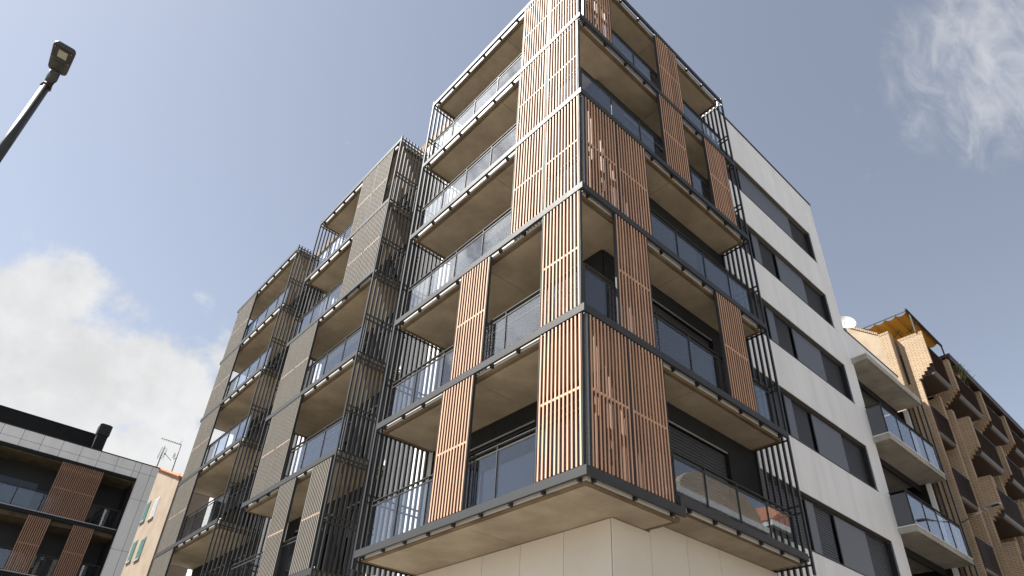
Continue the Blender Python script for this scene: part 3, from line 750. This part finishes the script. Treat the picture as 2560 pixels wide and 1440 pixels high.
box('lens', 'black', SLP, -8.118, -7.892, 2.262, 2.492, 9.860, 9.8675); box('led_board', 'led', SLP, -8.055, -7.945, 2.295, 2.43, 9.853, 9.8595)
mb = MB()
for x, y in ((-8.105, 2.275), (-7.905, 2.275), (-8.105, 2.48), (-7.905, 2.48)): mb.tube([(x, y, 9.8595), (x, y, 9.852)], 0.006, 8)
mb.build('screw', 'galv', SLP, kind='stuff'); box('clip', 'black', SLP, -8.085, -7.955, 2.70, 2.715, 9.862, 9.8675)
tcv = bpy.data.curves.new('lettering', 'FONT'); tcv.body = 'NOVATILU'; tcv.size = 0.032; tcv.extrude = 0.0015; tcv.align_x = 'CENTER'; tcv.align_y = 'CENTER'
to = bpy.data.objects.new('tmp_text', tcv); C.objects.link(to); bpy.context.view_layer.update()
me = bpy.data.meshes.new_from_object(to.evaluated_get(bpy.context.evaluated_depsgraph_get())); bpy.data.objects.remove(to)
me.materials.append(M['black']); tm = bpy.data.objects.new('lettering', me); C.objects.link(tm); place(tm, Vector((-8.007, 2.54, 9.866)), SLP)
tm.rotation_euler = (math.pi, 0, 0)

# ------------------------------------------------------------------ dark and white building across the side street (y = 34.85)
LB = empty('white_clad_building', (-5, 36, 0), 'low white clad building with dark recessed balconies and brown slat screens', 'building')
FY = 34.85; FS = 1.36
def lx(x): return -6.696 + (x + 6.696) * FS
def lz(z): return 1.6 + (z - 1.6) * FS
xr = 1.50; xi = 0.52; roof = lz(12.42); ftop = lz(11.74); b1 = lz(9.53); b2 = lz(7.31)
seams = [lx(-3.65 + 0.68 * i) for i in range(-9, 5)]; seams = [s for s in seams if s < xi + .3] + [xi + 0.02, xr - .36, xr]
seams = sorted(set(round(s, 3) for s in seams)); seams = [s for i, s in enumerate(seams) if i == 0 or s - seams[i - 1] > .25]
zc_ = lz(12.02)
clad('y', FY, seams, [zc_, roof], 'cladding_panel', 'panel', parent=LB, gap=0.02)
clad('y', FY, [s for s in seams if s <= xi - 0.2] + [xi + .02], [ftop, zc_], 'cladding_panel', 'panel', parent=LB, gap=0.02)
zz = [0, 3.4, lz(6.75), lz(8.83), lz(10.9), zc_]
clad('y', FY, [xi + .02, xr - .36, xr], zz, 'cladding_panel', 'panel', parent=LB, gap=0.02)
mb = MB(); mb.box(-12.5, xr - .01, FY + .02, FY + .2, ftop, roof - .01); mb.box(xi + .02, xr - .01, FY + .02, FY + .2, 0, ftop - .001); mb.build('backing_wall', 'joint', LB)
box('parapet_cap', 'black', LB, -12.5, xr + .03, FY - .02, FY + .4, roof, roof + .05)
box('side_wall', 'panel', LB, xr - .2, xr, FY + .21, 41.0, 0, roof - .02)
box('recess_wall', 'black', LB, -12.5, xi, FY + 1.9, FY + 2.1, 0, ftop); box('reveal', 'darkwall', LB, xi - .02, xi + .019, FY - .03, FY + 1.9, 0, ftop)
box('head_frame', 'darkwall', LB, -12.5, xi - .021, FY - .03, FY + .12, ftop - .16, ftop - .001)
for zf in (ftop, b1 - .18, b2 - .18):
    mb = MB(); mb.box(-12.4, xi - .03, FY + .25, FY + 1.9, zf - (.19 if zf == ftop else .22), zf - .005); mb.build('balcony_slab', 'concrete_shade', LB)
for zf in (b1, b2):
    box('edge_beam', 'darkwall', LB, -12.5, xi - .03, FY - .02, FY + .1, zf - .2, zf); box('flashing', 'galv', LB, -12.5, xi - .03, FY - .015, FY + .1, zf + .001, zf + .05)
    g = MB(); g.box(-12.4, xi - .1, FY + .14, FY + .155, zf + .1, zf + 1.0); gp = MB()
    r = MB(); r.box(-12.4, xi - .1, FY + .12, FY + .17, zf + 1.06, zf + 1.1); rr_ = r.build('railing', 'dark', LB)
    x = xi - .1
    while x > -12:
        box('glass_pane', 'glass', rr_, x - 1.2, x - .03, FY + .14, FY + .155, zf + .1, zf + 1.0); box('post', 'dark', rr_, x - .03, x, FY + .13, FY + .17, zf + .06, zf + 1.06); x -= 1.23
    # pale blue-grey windows behind
box('window_pane', 'winglass', LB, -7.5, -3.6, FY + 1.85, FY + 1.88, b1 + .1, b1 + 1.9); box('window_pane', 'winglass', LB, -7.5, -4.5, FY + 1.85, FY + 1.88, b2 + .1, b2 + 1.9)
def far_screen(x0, z0, z1, w=1.02):
    f = MB(); f.box(x0, x0 + .015, FY + .0, FY + .06, z0, z1); f.box(x0 + w - .015, x0 + w, FY, FY + .06, z0, z1); p = f.build('screen_panel', 'dark', LB)
    s = MB(); n = 11
    for i in range(n): s.box(x0 + .018 + i * (w - .08) / (n - 1), x0 + .018 + i * (w - .08) / (n - 1) + .045, FY - .01, FY + .04, z0, z1)
    s.build('slats', 'slat_shade', p, kind='stuff')
    c = MB(); c.box(x0 + .02, x0 + w - .02, FY + .005, FY + .03, (z0 + z1) / 2 - .03, (z0 + z1) / 2 + .03); c.build('crossbar', 'slat_shade', p)
for x in (lx(-4.09), lx(-4.09) + 1.03, lx(-6.35) - .9): far_screen(x, b1 + .05, ftop - .17)
for x in (lx(-4.40), lx(-2.89)): far_screen(x, b2 + .05, b1 - .21)
# penthouse and chimney
box('penthouse_wall', 'darkwall', LB, -14, -1.35, 38.0, 40.9, roof - .3, 18.32); box('penthouse_cap', 'black', LB, -14, -1.3, 37.95, 40.9, 18.32, 18.37)
CH = MB(); CH.box(-1.88, -1.32, 37.3, 37.94, roof - .2, 18.2); ch = CH.build('chimney', 'darkwall', LB)
cp = MB(); 
for i in range(6): cp.box(-1.93, -1.27, 37.25, 37.99, 18.21 + .11 * i, 18.28 + .11 * i)
cp.box(-1.84, -1.36, 37.34, 37.9, 18.2, 18.9); cp.build('chimney_cowl', 'dark', ch)

# ------------------------------------------------------------------ peach coloured old house behind
PH = empty('old_house', (6.5, 47, 0), 'old peach rendered house with clay tiled roof and shuttered windows', 'house')
HX = 4.72
mb = MB(); mb.prism([(43.6, 0), (43.6, 19.15), (52.5, 22.5), (52.5, 0)], 'x', HX, HX + 0.3); mb.build('wall', 'peach', PH)
box('wall', 'peach', PH, HX + .301, 11, 43.6, 43.9, 0, 19.1)
# roof: rows of barrel tiles following the slope
sl_ = (22.5 - 19.15) / (52.5 - 43.6)
rf = MB(); rf.hexa([(HX - .12, 43.3, 19.06), (11, 43.3, 19.06), (11, 52.6, 19.06 + 9.3 * sl_), (HX - .12, 52.6, 19.06 + 9.3 * sl_), (HX - .12, 43.3, 19.16), (11, 43.3, 19.16), (11, 52.6, 19.16 + 9.3 * sl_), (HX - .12, 52.6, 19.16 + 9.3 * sl_)])
roof_o = rf.build('roof', 'tile', PH)
tl_ = MB(); x = HX - .1
while x < 9:
    y = 43.25
    while y < 52.3:
        z = 19.2 + (y - 43.3) * sl_ + random.uniform(-.01, .015)
        tl_.tube([(x + random.uniform(-.012, .012), y, z - .02), (x, y + .46, z + .46 * sl_ + .02)], [0.115, 0.09], 8, cap=True); y += .40
    x += .23
tl_.build('roof_tiles', 'tile', roof_o, kind='stuff')
g = MB(); g.tube([(HX + .1, 43.2, 19.05), (11, 43.2, 19.05)], .07, 8); g.tube([(HX + .1, 43.25, 19.0), (HX + .15, 43.5, 18.6), (HX + .15, 43.5, 0)], .05, 8); g.build('gutter', 'galv', PH)
def shutter_win(y0, y1, z0, z1, m_, open_=False):
    f = MB(); f.box(HX - .03, HX + .02, y0 - .05, y0, z0, z1 + .05); f.box(HX - .03, HX + .02, y1, y1 + .05, z0, z1 + .05); f.box(HX - .03, HX + .02, y0, y1, z1, z1 + .05)
    w = f.build('window', 'white_al' if m_ == 'greyblind' else 'teal', PH)
    box('sill', 'kerbstone', w, HX - .12, HX + .02, y0 - .08, y1 + .08, z0 - .1, z0)
    s = MB(); z = z1
    while z > z0 + .03:
        s.box(HX - .05, HX - .005, y0 + .02, (y0 + y1) / 2 - .02, z - .05, z - .01); s.box(HX - .05, HX - .005, (y0 + y1) / 2 + .02, y1 - .02, z - .05, z - .01); z -= .075
    s.build('shutter', m_, w, kind='stuff')
shutter_win(47.35, 48.4, 17.2, 18.75, 'greyblind'); shutter_win(47.15, 48.3, 14.15, 15.65, 'teal'); shutter_win(49.7, 50.75, 17.5, 19.0, 'teal'); shutter_win(49.5, 50.5, 14.4, 15.9, 'teal')

# ------------------------------------------------------------------ roof antennas
A1 = empty('roof_antenna', (5.3, 48.0, 20.6), 'tall mast aerial with small dish on the tiled roof', 'antenna')
mb = MB(); mb.tube([(5.0, 47.9, 20.7), (5.0, 47.9, 23.35)], .035, 8); mb.build('mast', 'black', A1)
mb = MB(); mb.tube([(5.05, 47.85, 23.3), (3.45, 47.85, 23.35)], .02, 6)
for i in range(9):
    x = 4.85 - i * .165; mb.tube([(x, 47.68, 23.31), (x, 48.02, 23.31)], .012, 5); mb.tube([(x, 47.85, 23.24), (x, 47.85, 23.4)], .014, 5)
mb.tube([(4.9, 47.85, 23.3), (4.95, 47.85, 23.75)], .015, 5); mb.build('yagi', 'black', A1)
mb = MB(); mb.v.append((4.86, 47.9, 22.2)); seg = 16
for i in (1, 2):
    for s in range(seg): t = 2 * math.pi * s / seg; mb.v.append((4.86 - .1 * (i / 2) ** 2, 47.9 + .36 * i / 2 * math.cos(t), 22.2 + .36 * i / 2 * math.sin(t)))
for s in range(seg): mb.f.append((0, 1 + s, 1 + (s + 1) % seg)); mb.f.append((1 + s, 1 + seg + s, 1 + seg + (s + 1) % seg, 1 + (s + 1) % seg))
mb.build('reflector', 'galv', A1)
mb = MB(); mb.tube([(4.95, 47.9, 22.15), (4.7, 47.9, 21.85), (4.1, 47.9, 22.25)], .02, 6); mb.tube([(4.08, 47.9, 22.2), (4.08, 47.9, 22.32)], .04, 8); mb.build('feed_arm', 'black', A1)
A2 = empty('roof_antenna', (1.45, 35.2, 16.3), 'bare mast aerial with short rods at the corner of the white clad parapet', 'antenna')
mb = MB(); mb.tube([(1.38, 35.2, 16.3), (1.42, 35.2, 17.85)], .028, 8); mb.build('mast', 'black', A2)
mb = MB()
for i in range(8):
    z = 17.0 + i * .1; mb.tube([(1.22 + .01 * i, 35.2, z), (1.62 - .02 * abs(i - 4), 35.2, z + .03)], .010, 5); mb.tube([(1.4, 35.05, z), (1.4, 35.35, z)], .010, 5)
mb.tube([(1.24, 35.2, 17.0), (1.30, 35.2, 17.75)], .012, 5); mb.tube([(1.55, 35.2, 17.1), (1.6, 35.2, 17.7)], .010, 5); mb.build('rods', 'black', A2)

# ------------------------------------------------------------------ houses across the street, seen reflected in the low glass
def street_house(x0, x1, h, m_, name, label, arch):
    r = empty(name, ((x0 + x1) / 2, -11, 0), label, 'house', 'houses across the street')
    holes = []; n = 3; w = (x1 - x0) / n
    for i in range(n):
        for z in (1.0, 4.2, 7.4, 10.4):
            if z + 2 < h: holes.append((x0 + w * (i + .5) - .6, x0 + w * (i + .5) + .6, z, z + 1.9))
    mb = MB(); grid_wall(mb, 'y', -10.4, -10.0, x0, x1, 0, h, holes); mb.build('wall', m_, r)
    box('wall', m_, r, x0, x0 + .3, -18, -10.401, 0, h); box('wall', m_, r, x1 - .3, x1, -18, -10.401, 0, h)
    for a, b, c_, d_ in holes:
        f = MB(); f.box(a - .12, a, -10.0, -9.95, c_ - .1, d_ + .12); f.box(b, b + .12, -10.0, -9.95, c_ - .1, d_ + .12); f.box(a, b, -10.0, -9.95, d_, d_ + .12); f.box(a, b, -10.0, -9.9, c_ - .1, c_)
        ww = f.build('window', 'white_al', r); box('pane', 'winglass', ww, a, b, -10.25, -10.23, c_, d_)
    box('cornice', 'white_al', r, x0 - .15, x1 + .15, -18, -9.75, h, h + .3)
    if arch:
        mb = MB(); cx_ = (x0 + x1) / 2; R_ = (x1 - x0) / 2 - .3; poly = [(cx_ + R_ * math.cos(t), h + .3 + R_ * .45 * math.sin(t)) for t in [math.pi * i / 12 for i in range(13)]]
        mb.prism(poly, 'y', -10.3, -9.9); mb.build('gable', m_, r)
    else:
        mb = MB(); mb.prism([(x0 - .2, h + .3), (x1 + .2, h + .3), ((x0 + x1) / 2, h + 2.6)], 'y', -18, -9.8); mb.build('roof', 'tile', r)
street_house(17.0, 24.6, 13.0, 'plaster', 'town_house', 'plastered town house with curved gable, seen only as a reflection', True)
street_house(25.2, 32.5, 13.6, 'peach', 'town_house', 'town house with tiled gable roof, seen only as a reflection', False)
